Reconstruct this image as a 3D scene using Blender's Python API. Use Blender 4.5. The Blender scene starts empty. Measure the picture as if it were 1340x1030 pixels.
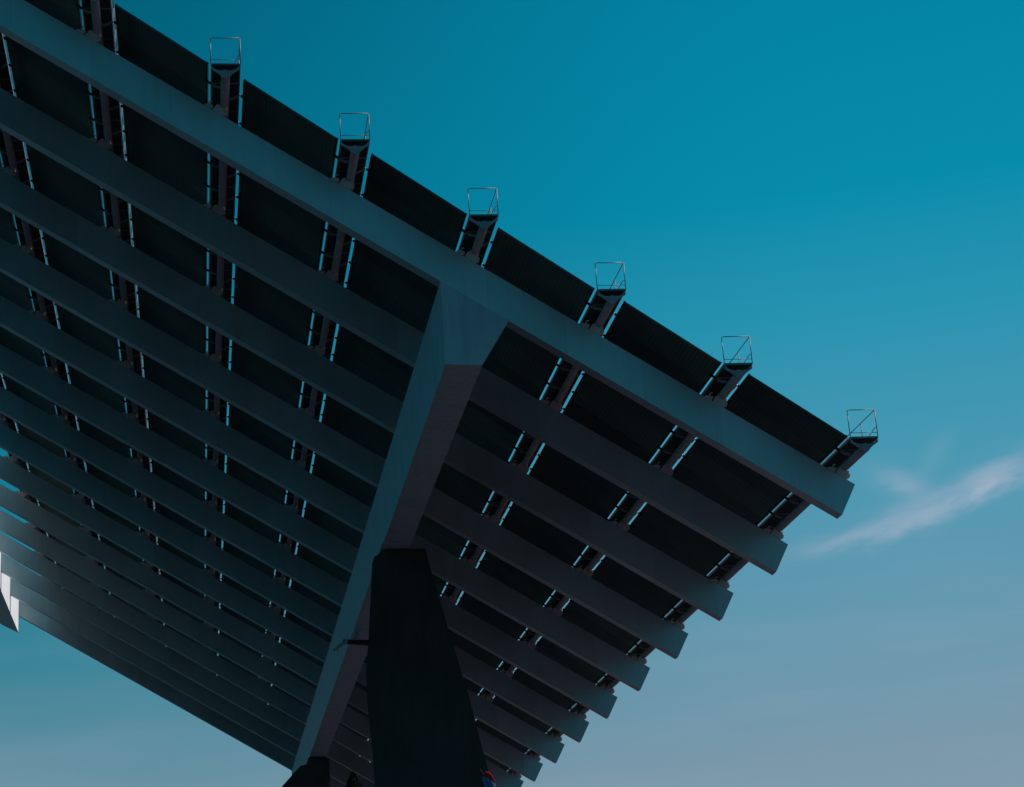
import bpy, bmesh, math, random
from mathutils import Vector, Matrix

random.seed(7)
scene = bpy.context.scene
COL = scene.collection

# ------------------------------------------------------------------ camera
A = 5.8                                   # metres between two walkways
CAM = (2.27523, -10.5550, -7.91358)       # in units of A, before the ground shift
ZS = 1.6 - CAM[2] * A


def W(e, y, z):
    return Vector((e * A, y * A, z * A + ZS))


cam_d = bpy.data.cameras.new('camera')
cam = bpy.data.objects.new('camera', cam_d)
COL.objects.link(cam)
scene.camera = cam
r0 = Vector((0.9867877, -0.1467626, -0.0686343))
r1 = Vector((-0.0184091, 0.3193128, -0.9474706))
r2 = Vector((0.1609691, 0.9362158, 0.3123922))
M3 = Matrix((r0, -r1, -r2)).transposed()
cam.matrix_world = Matrix.Translation(W(*CAM)) @ M3.to_4x4()
cam_d.sensor_fit = 'HORIZONTAL'
cam_d.sensor_width = 36.0
cam_d.lens = 2600.0 / 1340.0 * 36.0
cam_d.clip_start = 0.1
cam_d.clip_end = 20000.0

# ------------------------------------------------------------------ world
SUN = Vector((0.66, 0.10, 0.745)).normalized()
SUN_EL = math.asin(SUN.z)
SUN_AZ = math.atan2(SUN.x, SUN.y)         # clockwise from +Y

world = bpy.data.worlds.new('World')
scene.world = world
world.use_nodes = True
nt = world.node_tree
nt.nodes.clear()


class NB:
    """small node-building helper"""

    def __init__(self, tree):
        self.t = tree

    def n(self, typ, **kw):
        nd = self.t.nodes.new(typ)
        for k, v in kw.items():
            setattr(nd, k, v)
        return nd

    def link(self, a, b):
        self.t.links.new(a, b)

    def put(self, sock, v):
        if hasattr(v, 'is_linked') or isinstance(v, bpy.types.NodeSocket):
            self.link(v, sock)
        else:
            sock.default_value = v

    def math(self, op, a, b=None, c=None, clamp=False):
        nd = self.n('ShaderNodeMath', operation=op, use_clamp=clamp)
        self.put(nd.inputs[0], a)
        if b is not None:
            self.put(nd.inputs[1], b)
        if c is not None:
            self.put(nd.inputs[2], c)
        return nd.outputs[0]

    def dot(self, a, vec):
        nd = self.n('ShaderNodeVectorMath', operation='DOT_PRODUCT')
        self.put(nd.inputs[0], a)
        nd.inputs[1].default_value = vec
        return nd.outputs['Value']

    def ramp(self, fac, stops, interp='EASE'):
        nd = self.n('ShaderNodeValToRGB')
        cr = nd.color_ramp
        cr.interpolation = interp
        while len(cr.elements) < len(stops):
            cr.elements.new(0.5)
        for el, (p, c) in zip(cr.elements, stops):
            el.position = p
            el.color = (c[0], c[1], c[2], 1)
        self.put(nd.inputs[0], fac)
        return nd.outputs[0]

    def smooth(self, x, lo, hi, a=0.0, b=1.0):
        nd = self.n('ShaderNodeMapRange', interpolation_type='SMOOTHSTEP')
        self.put(nd.inputs[0], x)
        nd.inputs[1].default_value = lo
        nd.inputs[2].default_value = hi
        nd.inputs[3].default_value = a
        nd.inputs[4].default_value = b
        return nd.outputs[0]

    def mix(self, fac, a, b, blend='MIX'):
        nd = self.n('ShaderNodeMix', data_type='RGBA', blend_type=blend)
        self.put(nd.inputs[0], fac)
        for s, v in ((nd.inputs[6], a), (nd.inputs[7], b)):
            if isinstance(v, (tuple, list)):
                s.default_value = (v[0], v[1], v[2], 1)
            else:
                self.link(v, s)
        return nd.outputs[2]


def lin(r, g, b):
    f = lambda c: (c / 255 / 12.92) if c / 255 <= 0.04045 else ((c / 255 + 0.055) / 1.055) ** 2.4
    return (f(r), f(g), f(b))


nb = NB(nt)
SKY_STRENGTH = 0.1
tc = nb.n('ShaderNodeTexCoord')
nrm = nb.n('ShaderNodeVectorMath', operation='NORMALIZE')
nb.link(tc.outputs['Generated'], nrm.inputs[0])
D = nrm.outputs[0]
sky = nb.n('ShaderNodeTexSky', sky_type='NISHITA', sun_disc=False,
           sun_elevation=SUN_EL, sun_rotation=SUN_AZ,
           air_density=1.0, dust_density=1.6, ozone_density=2.0)
sep = nb.n('ShaderNodeSeparateXYZ')
nb.link(D, sep.inputs[0])
# elevation in degrees / 90
el = nb.math('MULTIPLY', nb.math('ARCSINE', sep.outputs[2]), 2 / math.pi)


def E(deg):
    return max(0.0, deg / 90.0)


grad_r = nb.ramp(el, [(0.0, lin(142, 156, 174)), (E(7), lin(128, 152, 170)),
                      (E(11), lin(104, 152, 175)), (E(15), lin(76, 152, 178)),
                      (E(19.5), lin(40, 148, 178)), (E(23), lin(4, 140, 172)),
                      (E(30), lin(0, 128, 162)), (E(90), lin(0, 90, 125))], 'LINEAR')
grad_l = nb.ramp(el, [(0.0, lin(138, 156, 176)), (E(7), lin(110, 145, 162)),
                      (E(11), lin(60, 130, 150)), (E(15), lin(20, 122, 145)),
                      (E(19.5), lin(4, 118, 142)), (E(23), lin(0, 106, 132)),
                      (E(30), lin(0, 90, 114)), (E(90), lin(0, 70, 100))], 'LINEAR')
# azimuth measured as the sideways share of the view, brighter on the sun's side
side = nb.math('DIVIDE', sep.outputs[0],
               nb.math('SQRT', nb.math('ADD', nb.math('MULTIPLY', sep.outputs[0], sep.outputs[0]),
                                       nb.math('MULTIPLY', sep.outputs[1], sep.outputs[1]))))
sf = nb.smooth(side, -0.12, 0.36)
grad = nb.mix(sf, grad_l, grad_r)
grad_b = nb.ramp(el, [(0.0, lin(24, 112, 130)), (E(15), lin(8, 112, 134)), (E(40), lin(0, 104, 130)),
                      (E(90), lin(0, 70, 100))], 'LINEAR')
grad = nb.mix(nb.smooth(sep.outputs[1], 0.1, 0.82), grad_b, grad)
# the physical sky, turned towards the photograph's teal, gives the slow variation
sky_b = nb.n('ShaderNodeVectorMath', operation='MULTIPLY')
nb.link(sky.outputs[0], sky_b.inputs[0])
sky_b.inputs[1].default_value = (0.006, 0.075, 0.075)
base = nb.mix(0.08, grad, sky_b.outputs[0])

# thin cirrus streak, laid out on the tangent plane of one sky direction
cc = Vector((0.353, 0.905, 0.237)).normalized()
q0 = Vector((0.300, 0.928, 0.222))
q1 = Vector((0.400, 0.882, 0.250))
ta = (q1 / q1.dot(cc) - q0 / q0.dot(cc)).normalized()
tb = ta.cross(cc).normalized()
if tb.z < 0:
    tb = -tb
den = nb.dot(D, cc)
pa = nb.math('DIVIDE', nb.dot(D, ta), den)
pb = nb.math('DIVIDE', nb.dot(D, tb), den)
cv = nb.n('ShaderNodeCombineXYZ')
nb.put(cv.inputs[0], nb.math('MULTIPLY', pa, 14.0))
nb.put(cv.inputs[1], nb.math('MULTIPLY', pb, 42.0))
nz = nb.n('ShaderNodeTexNoise')
nz.inputs['Scale'].default_value = 1.6
nz.inputs['Detail'].default_value = 5.0
nz.inputs['Roughness'].default_value = 0.55
nb.link(cv.outputs[0], nz.inputs['Vector'])
nv = nz.outputs['Fac']
wob = nb.math('MULTIPLY', nb.math('SUBTRACT', nv, 0.5), 0.024)


def blob(ca, cb, la, lb, tilt, amp):
    c, s = math.cos(tilt), math.sin(tilt)
    x0 = nb.math('SUBTRACT', pa, ca)
    y0 = nb.math('ADD', nb.math('SUBTRACT', pb, cb), wob)
    x = nb.math('ADD', nb.math('MULTIPLY', x0, c / la), nb.math('MULTIPLY', y0, s / la))
    y = nb.math('SUBTRACT', nb.math('MULTIPLY', y0, c / lb), nb.math('MULTIPLY', x0, s / lb))
    r = nb.math('ADD', nb.math('MULTIPLY', x, x), nb.math('MULTIPLY', y, y))
    g = nb.math('POWER', 2.718, nb.math('MULTIPLY', r, -1.0))
    return nb.math('MULTIPLY', g, amp)


cl = blob(-0.001, -0.0005, 0.042, 0.0056, 0.0, 0.48)
cl = nb.math('ADD', cl, blob(-0.036, -0.001, 0.030, 0.0052, -0.17, 0.26))
cl = nb.math('ADD', cl, blob(0.041, 0.0025, 0.018, 0.0064, 0.10, 0.66))
cl = nb.math('ADD', cl, blob(-0.001, 0.0145, 0.014, 0.0070, -0.75, 0.42))
cl = nb.math('ADD', cl, blob(0.020, 0.023, 0.012, 0.0050, 0.5, 0.12))
cl = nb.math('MULTIPLY', cl, nb.smooth(nv, 0.28, 0.68, 0.55, 1.12))
# faint hazy veils low in the sky
cv2 = nb.n('ShaderNodeMapping')
cv2.inputs['Scale'].default_value = (2.2, 2.2, 15.0)
cv2.inputs['Rotation'].default_value = (0, math.radians(7), 0)
nb.link(D, cv2.inputs['Vector'])
nz2 = nb.n('ShaderNodeTexNoise')
nz2.inputs['Scale'].default_value = 2.0
nz2.inputs['Detail'].default_value = 4.0
nb.link(cv2.outputs[0], nz2.inputs['Vector'])
veil = nb.math('MULTIPLY', nb.smooth(nz2.outputs['Fac'], 0.45, 0.75),
               nb.smooth(el, E(6), E(17), 0.16, 0.0))
front = nb.smooth(den, 0.6, 0.9)
cl = nb.math('MULTIPLY', cl, front)
cl = nb.math('ADD', cl, veil, clamp=True)
base = nb.mix(cl, base, lin(166, 180, 200))
# below the horizon the world is only the dull far ground
base = nb.mix(nb.smooth(sep.outputs[2], -0.03, 0.0), lin(16, 40, 48), base)
up = nb.n('ShaderNodeVectorMath', operation='SCALE')
nb.link(base, up.inputs[0])
up.inputs['Scale'].default_value = 1.0 / SKY_STRENGTH
bg = nb.n('ShaderNodeBackground')
nb.link(up.outputs[0], bg.inputs['Color'])
bg.inputs['Strength'].default_value = SKY_STRENGTH
out = nb.n('ShaderNodeOutputWorld')
nb.link(bg.outputs[0], out.inputs['Surface'])

# ------------------------------------------------------------------ sun
sd = bpy.data.lights.new('sun', 'SUN')
sd.energy = 4.2
sd.angle = math.radians(0.53)
sd.color = (1.0, 0.93, 0.88)
so = bpy.data.objects.new('sun', sd)
COL.objects.link(so)
so.location = (200, 0, 200)
so.rotation_euler = SUN.to_track_quat('Z', 'Y').to_euler()

scene.view_settings.view_transform = 'Standard'
scene.view_settings.look = 'None'
scene.view_settings.exposure = 0.0
scene.view_settings.gamma = 1.0
scene.view_settings.use_curve_mapping = False
scene.render.engine = 'CYCLES'
scene.cycles.max_bounces = 8
scene.cycles.diffuse_bounces = 5


# ------------------------------------------------------------------ materials
def mat(name, col, rough=0.6, metal=0.0, spec=0.5, vary=0.12, scale=1.5, streak=0.0,
        plates=0.0, bump=0.0, bscale=40.0):
    m = bpy.data.materials.new(name)
    m.use_nodes = True
    t = m.node_tree
    b = NB(t)
    p = t.nodes['Principled BSDF']
    geo = b.n('ShaderNodeNewGeometry')
    n1 = b.n('ShaderNodeTexNoise')
    n1.inputs['Scale'].default_value = scale
    n1.inputs['Detail'].default_value = 6
    n1.inputs['Roughness'].default_value = 0.6
    b.link(geo.outputs['Position'], n1.inputs['Vector'])
    f = b.smooth(n1.outputs['Fac'], 0.25, 0.75, 1 - vary, 1 + vary)
    if streak:
        mp = b.n('ShaderNodeMapping')
        mp.inputs['Scale'].default_value = (3.0, 3.0, 0.35)
        b.link(geo.outputs['Position'], mp.inputs['Vector'])
        n2 = b.n('ShaderNodeTexNoise')
        n2.inputs['Scale'].default_value = 1.1
        n2.inputs['Detail'].default_value = 5
        b.link(mp.outputs[0], n2.inputs['Vector'])
        f = b.math('MULTIPLY', f, b.smooth(n2.outputs['Fac'], 0.38, 0.7, 1 + streak * .4, 1 - streak))
    if plates:
        # separate steel plates along the beam, each from its own batch
        tcn = b.n('ShaderNodeTexCoord')
        oi = b.n('ShaderNodeObjectInfo')
        sx = b.n('ShaderNodeSeparateXYZ')
        b.link(tcn.outputs['Object'], sx.inputs[0])
        u = b.math('ADD', b.math('DIVIDE', sx.outputs[0], 3.1), b.math('MULTIPLY', oi.outputs['Random'], 7.3))
        fl = b.math('FLOOR', u)
        wn = b.n('ShaderNodeTexWhiteNoise', noise_dimensions='2D')
        cx = b.n('ShaderNodeCombineXYZ')
        b.put(cx.inputs[0], fl)
        b.put(cx.inputs[1], oi.outputs['Random'])
        b.link(cx.outputs[0], wn.inputs['Vector'])
        f = b.math('MULTIPLY', f, b.math('ADD', 1 - plates / 2, b.math('MULTIPLY', wn.outputs['Value'], plates)))
        fr = b.math('FRACT', u)
        seam = b.smooth(b.math('ABSOLUTE', b.math('SUBTRACT', fr, 0.5)), 0.494, 0.499, 1.0, 0.82)
        f = b.math('MULTIPLY', f, seam)
    sc = b.n('ShaderNodeVectorMath', operation='SCALE')
    sc.inputs[0].default_value = col
    b.put(sc.inputs['Scale'], f)
    b.link(sc.outputs[0], p.inputs['Base Color'])
    b.put(p.inputs['Roughness'], b.smooth(n1.outputs['Fac'], 0.2, 0.8, rough - 0.06, rough + 0.06))
    p.inputs['Metallic'].default_value = metal
    p.inputs['Specular IOR Level'].default_value = spec
    if bump:
        n3 = b.n('ShaderNodeTexNoise')
        n3.inputs['Scale'].default_value = bscale
        n3.inputs['Detail'].default_value = 4
        b.link(geo.outputs['Position'], n3.inputs['Vector'])
        bp = b.n('ShaderNodeBump')
        bp.inputs['Strength'].default_value = bump
        bp.inputs['Distance'].default_value = 0.02
        b.link(n3.outputs['Fac'], bp.inputs['Height'])
        b.link(bp.outputs[0], p.inputs['Normal'])
    return m


M_BEAM = mat('painted_steel_beam', (0.36, 0.47, 0.49), 0.50, metal=0.6, spec=0.4, vary=0.06, scale=0.35,
             streak=0.045, plates=0.16)
M_GIRD = mat('painted_steel_girder', (0.28, 0.42, 0.46), 0.7, metal=0.0, spec=0.15, vary=0.08, scale=0.5, streak=0.10)
M_TUBE = mat('painted_steel_tube', (0.34, 0.30, 0.30), 0.42, spec=0.4, vary=0.12, scale=1.2, streak=0.1)
M_ARM = mat('bracket_steel', (0.24, 0.25, 0.26), 0.5, spec=0.3, vary=0.15, scale=3)
M_EDGE = mat('walkway_edge_steel', (0.34, 0.31, 0.31), 0.5, spec=0.4, vary=0.15, scale=3)
M_RAIL = mat('galvanised_rail', (0.20, 0.18, 0.18), 0.5, metal=0.0, vary=0.15, scale=4)
M_GRATE = mat('walkway_grating', (0.035, 0.065, 0.062), 0.8, spec=0.1, vary=0.3, scale=6)
M_DARK = mat('dark_aluminium', (0.018, 0.030, 0.030), 0.6, spec=0.15, vary=0.2, scale=6)
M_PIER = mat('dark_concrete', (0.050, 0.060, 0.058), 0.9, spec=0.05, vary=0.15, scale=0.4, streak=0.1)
M_GROUND = mat('plaza_paving', (0.066, 0.047, 0.060), 0.85, spec=0.1, vary=0.2, scale=0.05)
M_LAMP = mat('lamp_housing', (0.15, 0.22, 0.24), 0.45, spec=0.5, vary=0.1, scale=8)
M_CRADLE = mat('cradle_steel', (0.50, 0.44, 0.43), 0.45, spec=0.4, vary=0.12, scale=3)
M_BOLT = mat('zinc_bolt', (0.6, 0.58, 0.55), 0.35, metal=0.5, vary=0.1, scale=20)
M_RED = mat('red_cloth', (0.38, 0.03, 0.05), 0.8, spec=0.1, vary=0.2, scale=8)
M_BLUE = mat('blue_cloth', (0.02, 0.28, 0.50), 0.8, spec=0.1, vary=0.2, scale=8)
M_WHITE = mat('white_cloth', (0.85, 0.85, 0.88), 0.8, spec=0.1, vary=0.1, scale=8)
M_LEAF = mat('cypress_leaf', (0.004, 0.008, 0.006), 0.85, spec=0.1, vary=0.4, scale=3)
M_BARK = mat('cypress_bark', (0.05, 0.035, 0.025), 0.9, spec=0.1, vary=0.3, scale=6)


def panel_mat():
    m = bpy.data.materials.new('solar_panel')
    m.use_nodes = True
    b = NB(m.node_tree)
    p = m.node_tree.nodes['Principled BSDF']
    tcn = b.n('ShaderNodeTexCoord')
    sx = b.n('ShaderNodeSeparateXYZ')
    b.link(tcn.outputs['UV'], sx.inputs[0])
    fu = b.math('FRACT', b.math('MULTIPLY', sx.outputs[0], 26.0))
    fv = b.math('FRACT', b.math('MULTIPLY', sx.outputs[1], 14.0))
    bar = b.smooth(b.math('ABSOLUTE', b.math('SUBTRACT', fu, 0.5)), 0.30, 0.40)
    bar2 = b.smooth(b.math('ABSOLUTE', b.math('SUBTRACT', fv, 0.5)), 0.40, 0.46)
    k = b.math('MAXIMUM', bar, b.math('MULTIPLY', bar2, 0.5))
    geo = b.n('ShaderNodeNewGeometry')
    nz_ = b.n('ShaderNodeTexNoise')
    nz_.inputs['Scale'].default_value = 0.9
    nz_.inputs['Detail'].default_value = 4
    b.link(geo.outputs['Position'], nz_.inputs['Vector'])
    oi = b.n('ShaderNodeObjectInfo')
    c = b.mix(k, (0.044, 0.086, 0.080), (0.062, 0.118, 0.108))
    sc = b.n('ShaderNodeVectorMath', operation='SCALE')
    b.link(c, sc.inputs[0])
    b.put(sc.inputs['Scale'], b.math('ADD', b.math('MULTIPLY', nz_.outputs['Fac'], 0.7),
                                     b.math('ADD', 0.35, b.math('MULTIPLY', oi.outputs['Random'], 0.6))))
    b.link(sc.outputs[0], p.inputs['Base Color'])
    p.inputs['Roughness'].default_value = 0.55
    p.inputs['Specular IOR Level'].default_value = 0.12
    return m


M_PANEL = panel_mat()

# ------------------------------------------------------------------ slab frame
CT, ST = 0.854392, 0.519629               # slope of the canopy, 31.3 degrees
SK = 0.080525                             # the beams run slightly askew
BS = 1.695373                             # beam spacing
PS = BS / 4                               # panel length


def S(u, v, h):
    """slab coordinates -> world"""
    return W(CT * u + ST * h, v + SK * u, -ST * u + CT * h)


def offs(u, v, h):
    return S(u, v, h) - S(0, 0, 0)


def LE(e, y, z):
    """level offset (units of A) -> metres, relative"""
    return Vector((e * A, y * A, z * A))


def new_mesh(name, bm, m, smooth=False):
    me = bpy.data.meshes.new(name)
    bmesh.ops.recalc_face_normals(bm, faces=bm.faces)
    bm.to_mesh(me)
    bm.free()
    ms = m if isinstance(m, (list, tuple)) else [m]
    for x in ms:
        me.materials.append(x)
    if smooth:
        for pl in me.polygons:
            pl.use_smooth = True
    return me


def empty(name, loc, label, cat, group=None):
    o = bpy.data.objects.new(name, None)
    o.empty_display_size = 0.5
    COL.objects.link(o)
    o.location = loc
    o['label'] = label
    o['category'] = cat
    if group:
        o['group'] = group
    return o


def put(name, me, parent, loc=(0, 0, 0), world_loc=None, label=None):
    o = bpy.data.objects.new(name, me)
    COL.objects.link(o)
    if parent is not None:
        o.parent = parent
        if world_loc is not None:
            p = Vector(parent.location)
            if parent.parent:
                p = p + parent.parent.location
            o.location = Vector(world_loc) - p
        else:
            o.location = loc
    else:
        o.location = world_loc if world_loc is not None else loc
    if label:
        o['label'] = label
    return o


def hexa(bm, pts, midx=0):
    """8 points: bottom ring then top ring"""
    vs = [bm.verts.new(p) for p in pts]
    for f in ((0, 1, 2, 3), (4, 5, 6, 7), (0, 1, 5, 4), (1, 2, 6, 5), (2, 3, 7, 6), (3, 0, 4, 7)):
        fc = bm.faces.new([vs[i] for i in f])
        fc.material_index = midx
    return vs


def sbox(bm, u0, u1, v0, v1, h0, h1, midx=0):
    o = S(0, 0, 0)
    hexa(bm, [S(u0, v0, h0) - o, S(u1, v0, h0) - o, S(u1, v1, h0) - o, S(u0, v1, h0) - o,
              S(u0, v0, h1) - o, S(u1, v0, h1) - o, S(u1, v1, h1) - o, S(u0, v1, h1) - o], midx)


def lbox(bm, e0, e1, y0, y1, z0, z1, midx=0):
    hexa(bm, [LE(e0, y0, z0), LE(e1, y0, z0), LE(e1, y1, z0), LE(e0, y1, z0),
              LE(e0, y0, z1), LE(e1, y0, z1), LE(e1, y1, z1), LE(e0, y1, z1)], midx)


def prism(bm, ring0, ring1, midx=0):
    a = [bm.verts.new(p) for p in ring0]
    b = [bm.verts.new(p) for p in ring1]
    n = len(a)
    fs = [bm.faces.new(a[::-1]), bm.faces.new(b)]
    for i in range(n):
        j = (i + 1) % n
        fs.append(bm.faces.new([a[i], a[j], b[j], b[i]]))
    for f in fs:
        f.material_index = midx
    return fs


def bar(bm, p0, p1, r, n=8, midx=0):
    p0, p1 = Vector(p0), Vector(p1)
    d = (p1 - p0).normalized()
    x = d.orthogonal().normalized()
    y = d.cross(x)
    rg = lambda p: [p + x * r * math.cos(2 * math.pi * i / n) + y * r * math.sin(2 * math.pi * i / n) for i in range(n)]
    prism(bm, rg(p0), rg(p1), midx)


def bevel(bm, w, segs=2, ang=0.5):
    es = [e for e in bm.edges if len(e.link_faces) == 2 and e.calc_face_angle() > ang]
    bmesh.ops.bevel(bm, geom=es, offset=w, segments=segs, affect='EDGES', profile=0.5)


# ------------------------------------------------------------------ ground
bm = bmesh.new()
bmesh.ops.create_circle(bm, cap_ends=True, segments=96, radius=9000)
g = put('ground', new_mesh('ground', bm, M_GROUND), None)
g['kind'] = 'structure'

# unseen harbour water, high side and rear, added to darken light on the beams
bm = bmesh.new()
for x0, y0, x1, y1 in ((-9000, -170, 5, 6000), (-9000, -6000, 6000, -170.0)):
    bm.faces.new([bm.verts.new(p) for p in ((x0, y0, 0.02), (x1, y0, 0.02), (x1, y1, 0.02), (x0, y1, 0.02))])
bmesh.ops.remove_doubles(bm, verts=bm.verts, dist=0.001)
wm = bpy.data.materials.new('sea_water')
wm.use_nodes = True
wb = NB(wm.node_tree)
wp = wm.node_tree.nodes['Principled BSDF']
wp.inputs['Base Color'].default_value = (0.002, 0.010, 0.013, 1)
wp.inputs['Roughness'].default_value = 0.25
wp.inputs['Specular IOR Level'].default_value = 0.3
wn_ = wb.n('ShaderNodeTexNoise')
wn_.inputs['Scale'].default_value = 0.9
wn_.inputs['Detail'].default_value = 4
wg = wb.n('ShaderNodeNewGeometry')
wb.link(wg.outputs['Position'], wn_.inputs['Vector'])
wbp = wb.n('ShaderNodeBump')
wbp.inputs['Strength'].default_value = 0.6
wbp.inputs['Distance'].default_value = 0.3
wb.link(wn_.outputs['Fac'], wbp.inputs['Height'])
wb.link(wbp.outputs[0], wp.inputs['Normal'])
g = put('unseen_sea', new_mesh('unseen_sea', bm, wm), None)
g['kind'] = 'structure'

# ------------------------------------------------------------------ canopy frame
NB_ = 15                                  # cross beams
H1, HD, FW = -0.12, -0.2476, 0.1147
UL, UR = -0.862, 8.130
frame = empty('canopy_frame', S(0, BS, 0),
              'huge tilted grey steel canopy frame of long parallel beams on a box girder', 'canopy frame')


def beam_mesh():
    bm = bmesh.new()
    o = S(0, 0, 0)

    def ring(u, du):
        # profile in (v, h); the end is cut square to the slab
        return [(0, H1), (0, H1 + HD), (FW, H1 + HD), (FW, H1)]
    a = [S(UL, v, h) - o for v, h in ring(UL, 0)]
    b = [S(UR + (0.0095 if h < -0.2 else 0), v, h) - o for v, h in ring(UR, 0)]
    prism(bm, a, b)
    bevel(bm, 0.035, 3)
    return new_mesh('beam', bm, M_BEAM)


def beam_mesh_long():
    # the beams pass over the left girder and end beyond it; same section
    return beam_mesh()


bme = beam_mesh()
for k in range(1, NB_ + 1):
    put('beam', bme, frame, world_loc=S(0, k * BS, 0) + Vector((0, 0, 0)))

# main girder: level bottom, plumb left side, right side square to the slab
o = S(0, 0, 0)
GV0, GV1 = BS - 0.0006, NB_ * BS + FW + 0.02
sec = [(4.913, H1 + HD - 0.0006), (5.228, -0.879), (5.448, -0.752), (5.385, H1 + HD - 0.0006)]
bm = bmesh.new()
prism(bm, [S(u, GV0, h) for u, h in sec], [S(u, GV1, h) for u, h in sec])
c0 = frame.location
for v in bm.verts:
    v.co -= Vector(c0)
bevel(bm, 0.02, 2)
put('box_girder', new_mesh('box_girder', bm, M_GIRD), frame,
    label='central box girder with plumb left side under the beams')
sec = [(4.913, H1 + HD - 0.0009), (5.228, -0.879), (5.448, -0.752), (5.457, H1 + HD - 0.0009)]
bm = bmesh.new()
prism(bm, [S(u, GV0 - 0.0014, h) - c0 for u, h in sec], [S(u, GV0 + 0.004, h) - c0 for u, h in sec])
bevel(bm, 0.012, 1)
put('girder_end_plate', new_mesh('girder_end_plate', bm, M_GIRD), frame)
# second girder along the high edge, plumb right side facing the light
sec = [(-0.8555, H1 - 0.001), (-0.544, -0.632), (-0.86, -0.652), (-1.45, -0.60), (-1.62, H1 - 0.001)]
bm = bmesh.new()
prism(bm, [S(u, 8.6 * BS, h) for u, h in sec], [S(u, NB_ * BS + FW * .2, h) for u, h in sec])
for v in bm.verts:
    v.co -= Vector(c0)
bevel(bm, 0.02, 2)
put('box_girder', new_mesh('edge_girder', bm, mat('white_girder_paint', (0.86, 0.84, 0.86), 0.5, spec=0.3,
                                                  vary=0.04, scale=0.5, streak=0.08)), frame,
    label='sunlit white girder along the high left edge')

# ------------------------------------------------------------------ supports
def loft(name, rings, m, parent, bev=0.05):
    bm = bmesh.new()
    rv = [[bm.verts.new(p - Vector(parent.location)) for p in r] for r in rings]
    n = len(rv[0])
    bm.faces.new(rv[0][::-1])
    bm.faces.new(rv[-1])
    for a, b in zip(rv, rv[1:]):
        for i in range(n):
            j = (i + 1) % n
            bm.faces.new([a[i], a[j], b[j], b[i]])
    bmesh.ops.recalc_face_normals(bm, faces=bm.faces)
    if bev:
        bevel(bm, bev, 2, 0.35)
    return put(name, new_mesh(name, bm, m), parent)


GZ = -ZS / A                              # ground level in units of A


def pier(label, Y, lefts, rights, th=0.62, inset=0.10, cap=None, name='support_pier'):
    """outline in (e, z) at the front face, narrowing backwards"""
    t = empty(name, W((lefts[-1][0] + rights[-1][0]) / 2, Y, GZ), label, 'pier', None)
    rings = []
    for (el_, zl), (er, zr) in zip(lefts, rights):
        rings.append([W(el_, Y, zl), W(er, Y, zr), W(er - inset, Y + th, zr), W(el_ + inset, Y + th, zl)])
    loft('shaft', rings, M_PIER, t)
    return t


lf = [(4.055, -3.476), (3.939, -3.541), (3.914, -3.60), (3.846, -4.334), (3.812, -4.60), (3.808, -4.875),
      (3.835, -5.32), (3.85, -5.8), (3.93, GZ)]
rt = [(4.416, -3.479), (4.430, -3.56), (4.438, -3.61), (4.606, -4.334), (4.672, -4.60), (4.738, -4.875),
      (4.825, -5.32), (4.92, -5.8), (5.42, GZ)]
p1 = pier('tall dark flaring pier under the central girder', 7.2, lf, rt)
bm = bmesh.new()
pts = [(4.008, -3.474), (4.262, -3.474), (4.262, -3.452), (4.008, -3.452)]
prism(bm, [W(e - .012, 7.0, z) - p1.location for e, z in pts], [W(e + .0, 7.9, z) - p1.location for e, z in pts])
bpl = put('bearing_plate', new_mesh('bearing_plate', bm, M_GIRD), p1)
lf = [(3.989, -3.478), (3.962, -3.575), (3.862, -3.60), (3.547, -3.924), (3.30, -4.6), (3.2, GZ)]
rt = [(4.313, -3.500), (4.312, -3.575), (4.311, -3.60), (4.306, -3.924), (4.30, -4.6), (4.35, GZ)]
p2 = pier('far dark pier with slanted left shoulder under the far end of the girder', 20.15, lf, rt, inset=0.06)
# the high edge rests on piers of its own, out of the picture to the left
lf = [(-1.30, 0.0), (-1.42, -0.5), (-1.7, -4.0), (-1.9, GZ)]
rt = [(-0.95, -0.20), (-0.90, -0.7), (-0.8, -4.0), (-0.7, GZ)]
pier('dark pier carrying the high left edge of the canopy', 19.5, lf, rt)

# ------------------------------------------------------------------ solar panels
V0 = 1.300
NP = int((NB_ * BS + 0.25 - V0) / PS)
PU0, PUW = 0.0945, 0.7765
G = 0.0035


def PP(s_, v, t):
    # panels sit a little steeper than the beams and slightly turned
    return S(PU0 + PUW * s_, v + 0.175 * (1 - s_), 0.092 - 0.110 * s_ + t)


def pbox(bm, s0, s1, v0, v1, t0, t1):
    o_ = S(0, 0, 0)
    return hexa(bm, [PP(s0, v0, t0) - o_, PP(s1, v0, t0) - o_, PP(s1, v1, t0) - o_, PP(s0, v1, t0) - o_,
                     PP(s0, v0, t1) - o_, PP(s1, v0, t1) - o_, PP(s1, v1, t1) - o_, PP(s0, v1, t1) - o_])


def panel_mesh():
    bm = bmesh.new()
    vs = pbox(bm, 0, 1, G / 2, PS - G / 2, 0.0, 0.012)
    uvm = {v: ((0, 1, 1, 0)[i % 4], (0, 0, 1, 1)[i % 4]) for i, v in enumerate(vs)}
    bmesh.ops.recalc_face_normals(bm, faces=bm.faces)
    uv = bm.loops.layers.uv.new('UVMap')
    for f in bm.faces:
        for l in f.loops:
            l[uv].uv = uvm[l.vert]
    me = bpy.data.meshes.new('panel')
    bm.to_mesh(me)
    bm.free()
    me.materials.append(M_PANEL)
    return me


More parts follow.
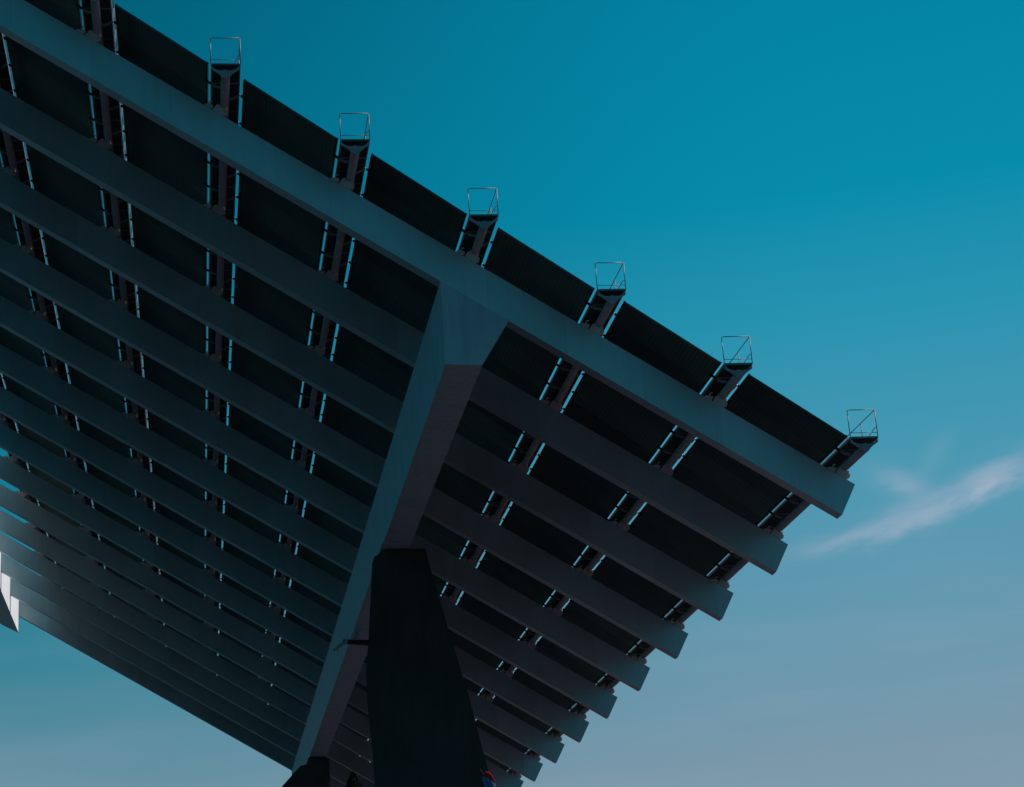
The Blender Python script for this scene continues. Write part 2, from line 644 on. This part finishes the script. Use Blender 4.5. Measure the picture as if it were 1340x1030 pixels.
pm = panel_mesh()
bm = bmesh.new()
pbox(bm, 0.985, 1.046, -0.0085, 0.0085, -0.016, -0.002)
rail_l = new_mesh('rail_bracket', bm, M_DARK)
bm = bmesh.new()
pbox(bm, -0.022, 0.03, -0.0075, 0.0075, -0.016, -0.002)
rail_r = new_mesh('rail_bracket', bm, M_DARK)
bm = bmesh.new()
pbox(bm, -0.006, 0.012, 0, NP * PS, -0.003, 0.014)
pbox(bm, 0.990, 1.007, 0, NP * PS, -0.003, 0.014)
trim_me = new_mesh('edge_frame', bm, M_DARK)
row_lbl = ['dark solar panel strip nearest the high left edge, between the first two walkways',
           'dark solar panel strip second from the high left edge',
           'dark solar panel strip just left of the walkway with the highest railing cage',
           'dark solar panel strip fourth from the left, right of the highest visible railing cage',
           'dark solar panel strip between the second and third railing cages from the left',
           'dark solar panel strip that meets the girder head, above the pier',
           'dark solar panel strip second from the low right end',
           'dark solar panel strip nearest the low right end']
for j in range(8):
    t = empty('solar_panel_strip', S(j, V0, 0), row_lbl[j], 'solar panels', 'strips of solar panels between the walkways')
    for i in range(NP):
        put('panel', pm, t, world_loc=S(j, V0 + i * PS, 0) + Vector((0, 0, random.uniform(-0.006, 0.006))))
        put('upper_bracket', rail_r, t, world_loc=S(j, 1.528 + i * PS, 0))
        put('lower_bracket', rail_l, t, world_loc=S(j, 1.528 + i * PS, 0))
    put('edge_frame', trim_me, t, world_loc=S(j, V0, 0))

# ------------------------------------------------------------------ walkways
CWL, CWR = 0.0965, 0.1030
ZF = 0.0503                               # top of the walkway edge, in units of A
HT = 0.1947
TZ, TR = -0.032, 0.0300                   # tube centre and radius
VC = 1.2763
VEND = NB_ * BS + 0.3
LEN = VEND - VC


def tube_mesh():
    bm = bmesh.new()
    n = 24
    rg = lambda y, r: [LE(r * math.cos(2 * math.pi * i / n), y, TZ + r * math.sin(2 * math.pi * i / n)) for i in range(n)]
    prism(bm, rg(0.004, TR), rg(LEN, TR))
    me = new_mesh('tube', bm, M_TUBE)
    for p in me.polygons:
        p.use_smooth = len(p.vertices) == 4
    return me


def cap_mesh():
    bm = bmesh.new()
    n = 20
    rg = lambda y, r: [LE(r * math.cos(2 * math.pi * i / n), y, TZ + r * math.sin(2 * math.pi * i / n)) for i in range(n)]
    prism(bm, rg(-0.006, TR * 1.06), rg(0.004, TR * 1.06))
    return new_mesh('end_cap', bm, M_ARM)


def plate_xz(bm, pts, y0, y1):
    prism(bm, [LE(e, y0, z) for e, z in pts], [LE(e, y1, z) for e, z in pts])


def endplate_mesh():
    bm = bmesh.new()
    L = [(-.097, .030), (-.090, .030), (-.074, .010), (-.052, -.001), (-.02, -.004), (-.008, -.004)]
    Lb = [(-.03, -.045), (-.045, -.028), (-.066, -.012), (-.097, .008)]
    plate_xz(bm, L + [(0, -.007)] + [(-a, b) for a, b in L[::-1]] + [(-a, b) for a, b in Lb[::-1]] +
             [(0, -.05)] + Lb, -0.002, 0.010)
    return new_mesh('end_bracket', bm, M_ARM)


def arm_mesh(sgn):
    bm = bmesh.new()
    P_ = [(-.097, .040), (-.097, .022), (-.080, .004), (-.055, -.006), (-.02, -.012), (-.02, .010),
          (-.052, .012), (-.078, .026)]
    plate_xz(bm, [(e if sgn < 0 else -e, z) for e, z in P_], -0.003, 0.003)
    if sgn < 0:
        plate_xz(bm, [(-.095, .026), (.095, .026), (.095, .034), (-.095, .034)], -0.003, 0.003)
    return new_mesh('cross_arm', bm, M_ARM)


def bolt_mesh():
    bm = bmesh.new()
    o_ = S(0, 0, 0)
    bar(bm, PP(-.040, 0, -0.010) - o_, PP(-.020, 0, -0.008) - o_, 0.030, 6)
    return new_mesh('bolt', bm, M_BOLT)


def floor_mesh():
    bm = bmesh.new()
    lbox(bm, -CWL + .008, CWR - .008, 0.004, LEN, ZF - .016, ZF - .010)
    return new_mesh('floor_grating', bm, M_GRATE)


def edge_mesh(s):
    bm = bmesh.new()
    c_ = CWR if s > 0 else CWL
    e0, e1 = sorted((s * c_, s * (c_ - .0075)))
    lbox(bm, e0, e1, -0.002, LEN, ZF - .014, ZF)
    return new_mesh('edge_beam', bm, M_EDGE)


def sill_mesh():
    bm = bmesh.new()
    lbox(bm, -CWL + .0078, CWR - .0078, -0.002, 0.006, ZF - .009, ZF - .001)
    return new_mesh('end_sill', bm, M_RAIL)


RR = 0.0032 * A


def cage_mesh():
    bm = bmesh.new()
    e, el_, zt, zb = CWR - .001, CWL - .001, ZF + HT - .004, ZF
    cr = .010
    P = [(-el_, zb), (-el_, zt - cr), (-el_ + cr * .3, zt - cr * .3), (-el_ + cr, zt), (e - cr * .6, zt), (e, zt - cr * .6), (e, zb)]
    for a, b in zip(P, P[1:]):
        bar(bm, LE(a[0], 0, a[1]), LE(b[0], 0, b[1]), RR)
    bar(bm, LE(-el_, 0, zb + .026), LE(e, 0, zb + .026), RR * .7)
    return new_mesh('end_railing', bm, M_RAIL, True)


def handrail_mesh():
    bm = bmesh.new()
    e, zt, zb = CWR - .001, ZF + HT - .006, ZF
    bar(bm, LE(e, 0, zt), LE(e, LEN, zt), RR, 6)
    k = 1
    while k * .306 < LEN:
        bar(bm, LE(e, k * .306, zb - .01), LE(e, k * .306, zt), RR * .9, 6)
        k += 1
    # bent stay at the foot of the corner post
    pts = [(e, .0, zb + .060), (e - .012, .01, zb + .062), (e - .028, .03, zb + .040), (e - .034, .04, zb + .030), (e - .052, .06, zb + .004)]
    for a, b in zip(pts, pts[1:]):
        bar(bm, LE(*a), LE(*b), RR * .8, 6)
    return new_mesh('handrail', bm, M_RAIL, True)


def cradle_mesh():
    bm = bmesh.new()
    o_ = S(0, 0, 0)

    def sp(pts, v0, v1, mi=0):
        prism(bm, [S(u, v0, h) - o_ for u, h in pts], [S(u, v1, h) - o_ for u, h in pts], mi)
    # saddle under the tube, standing on the beam
    c = (0.0166, -0.0273)
    arc = [(c[0] + .040 * math.cos(a), c[1] + .040 * math.sin(a)) for a in
           [math.radians(d) for d in (200, 225, 250, 275, 300, 325, 350)]]
    sp([(-.030, -.119)] + [(-.026, -.070)] + arc[1:-1] + [(.052, -.052), (.058, -.070), (.060, -.119)], -0.002, 0.060)
    rg_ = [(.058 + .017 * math.cos(a), -.088 + .026 * math.sin(a)) for a in [i * math.pi / 6 for i in range(12)]]
    sp(rg_, 0.004, 0.050)
    sp([(-.095, -.119), (-.095, -.108), (-.060, -.088), (-.038, -.086), (-.038, -.119)], -0.006, 0.03)
    bmesh.ops.recalc_face_normals(bm, faces=bm.faces)
    bevel(bm, 0.02, 2, 0.6)
    bar(bm, S(-.070, -0.012, -.098) - o_, S(-.070, -0.012, -.075) - o_, 0.024, 8, 1)
    bar(bm, S(-.070, -0.012, -.075) - o_, S(-.058, -0.012, -.070) - o_, 0.024, 8, 1)
    return new_mesh('cradle', bm, [M_CRADLE, M_BOLT])


def cable_mesh():
    bm = bmesh.new()
    bar(bm, LE(-.109, .0, .046), LE(-.109, LEN, .046), .0018 * A, 6)
    return new_mesh('cable', bm, M_RAIL)


ME = dict(tube=tube_mesh(), end_cap=cap_mesh(), end_bracket=endplate_mesh(), floor_grating=floor_mesh(),
          end_sill=sill_mesh(), end_railing=cage_mesh(), handrail=handrail_mesh())
me_al, me_ar, me_bolt, me_cradle = arm_mesh(-1), arm_mesh(1), bolt_mesh(), cradle_mesh()
me_el, me_er = edge_mesh(-1), edge_mesh(1)
wl = ['steel walkway on a tube along the high left edge, first from the left',
      'steel walkway on a tube, second from the left edge of the canopy',
      'steel walkway on a tube whose near end is cut by the picture top',
      'steel walkway on a tube whose end railing is highest and leftmost',
      'steel walkway on a tube with the second end railing from the left',
      'steel walkway on a tube with the third end railing from the left',
      'steel walkway on a tube with the fourth end railing from the left',
      'steel walkway on a tube with the end railing second from right',
      'steel walkway on a tube along the low right end, rightmost railing']
for j in range(9):
    base_ = S(j, VC, 0)
    t = empty('walkway', base_, wl[j], 'walkway', 'walkways on tubes between the panel strips')
    for nme, me in ME.items():
        put(nme, me, t)
    put('edge_beam', me_el, t)
    put('edge_beam', me_er, t)
    n = 0
    while 1.528 + n * PS < VEND - .05:
        put('cross_arm', me_al, t, world_loc=S(j, 1.528 + n * PS, 0))
        put('cross_arm', me_ar, t, world_loc=S(j, 1.703 + n * PS, 0))
        if j < 8:
            put('bolt', me_bolt, t, world_loc=S(j, 1.528 + n * PS, 0))
        n += 1
    for k in range(1, NB_ + 1):
        put('cradle', me_cradle, t, world_loc=S(j, k * BS, 0))
    if j == 8:
        put('cable', cable_mesh(), t)

# ------------------------------------------------------------------ small things
# floodlight on the pier
t = empty('floodlight', W(3.84, 7.16, -4.335), 'small twin floodlight on an arm on the left side of the tall dark pier',
          'floodlight')


def rel(e, y, z):
    return W(e, y, z) - t.location


bm = bmesh.new()
prism(bm, [rel(3.86, 7.3, -4.352), rel(3.86, 7.22, -4.352), rel(3.86, 7.22, -4.312), rel(3.86, 7.3, -4.312)],
      [rel(3.615, 7.12, -4.358), rel(3.615, 7.09, -4.358), rel(3.612, 7.09, -4.325), rel(3.612, 7.12, -4.325)])
lbx = new_mesh('arm', bm, M_DARK)
put('arm', lbx, t)
for pts in ([(3.700, -4.322), (3.735, -4.322), (3.780, -4.236), (3.722, -4.246)],
            [(3.530, -4.418), (3.585, -4.400), (3.650, -4.356), (3.632, -4.340), (3.56, -4.385)]):
    bm = bmesh.new()
    prism(bm, [rel(e, 7.02, z) for e, z in pts], [rel(e, 7.10, z) for e, z in pts])
    bevel(bm, 0.01, 1)
    put('lamp_head', new_mesh('lamp_head', bm, M_LAMP), t)
bm = bmesh.new()
for x in (3.522, 3.548):
    bar(bm, rel(x, 7.03, -4.420), rel(x + .008, 7.05, -4.434), 0.026, 8)
put('clamp', new_mesh('clamp', bm, M_DARK), t)

# flag beside the pier
FY = -0.21
t = empty('flag', W(3.86, FY, GZ), 'small red, blue and white flag drooping beside the foot of the tall dark pier', 'flag')


def rel(e, y, z):
    return W(e, y, z) - t.location


bm = bmesh.new()
bar(bm, rel(3.86, FY, GZ), rel(3.835, FY, -6.72), 0.035, 8)
bar(bm, rel(3.835, FY, -6.72), rel(3.742, FY, -6.522), 0.018, 8)
put('pole', new_mesh('pole', bm, M_DARK), t)


def cloth(name, m, P, n=8):
    """strip between two polylines in (e, z) with folds in depth"""
    bm = bmesh.new()
    rows = []
    for i, (a, b) in enumerate(P):
        row = []
        for k in range(n + 1):
            f = k / n
            e = a[0] * (1 - f) + b[0] * f
            z = a[1] * (1 - f) + b[1] * f
            row.append(bm.verts.new(rel(e, FY - .003 + .004 * math.sin(f * 13 + i * 1.3), z)))
        rows.append(row)
    for r0_, r1_ in zip(rows, rows[1:]):
        for k in range(n):
            bm.faces.new([r0_[k], r0_[k + 1], r1_[k + 1], r1_[k]])
    bmesh.ops.solidify(bm, geom=bm.faces[:], thickness=0.012)
    put(name, new_mesh(name, bm, m, True), t)


cloth('red_band', M_RED, [((3.758, -6.545), (3.775, -6.533)), ((3.765, -6.562), (3.797, -6.545)),
                          ((3.783, -6.578), (3.812, -6.572)), ((3.798, -6.586), (3.817, -6.592))])
cloth('blue_band', M_BLUE, [((3.750, -6.560), (3.783, -6.570)), ((3.752, -6.585), (3.800, -6.592)),
                            ((3.766, -6.63), (3.815, -6.63)), ((3.775, -6.68), (3.822, -6.68))])
cloth('white_band', M_WHITE, [((3.797, -6.590), (3.808, -6.590)), ((3.806, -6.61), (3.817, -6.60)),
                              ((3.812, -6.64), (3.826, -6.64)), ((3.818, -6.68), (3.832, -6.68))], 5)

# cypress behind the plaza
TY = CAM[1] + 70 / A
t = empty('cypress_tree', W(3.213, TY, GZ), 'dark pointed cypress top just left of the tall pier at the bottom edge', 'tree')
bm = bmesh.new()
bar(bm, Vector((0, 0, 0)), Vector((0, 0, 8.5)), 0.12, 8)
put('trunk', new_mesh('trunk', bm, M_BARK), t)
bm = bmesh.new()
TOP = (-6.272 - GZ) * A
rnd = random.Random(3)
for i in range(16000):
    f = rnd.random() ** 0.8
    z = 0.8 + (TOP - 0.8) * f
    rr = 1.15 * (1 - ((z - 3.2) / (TOP - 3.2)) ** 3) ** 0.8 if z > 3.2 else 1.15 * (0.5 + z / 6.4)
    a = rnd.random() * 2 * math.pi
    q = rr * math.sqrt(rnd.uniform(0.25, 1.0)) * rnd.uniform(0.85, 1.04)
    c = Vector((q * math.cos(a), q * math.sin(a), z - rnd.random() * .05))
    s = rnd.uniform(0.04, 0.09)
    d1 = Vector((rnd.uniform(-1, 1), rnd.uniform(-1, 1), rnd.uniform(.2, 1.4))).normalized() * s
    d2 = d1.orthogonal().normalized() * s * .5
    vs = [bm.verts.new(c - d2), bm.verts.new(c + d2), bm.verts.new(c + d1)]
    bm.faces.new(vs)
cr = put('crown', new_mesh('crown', bm, M_LEAF), t)
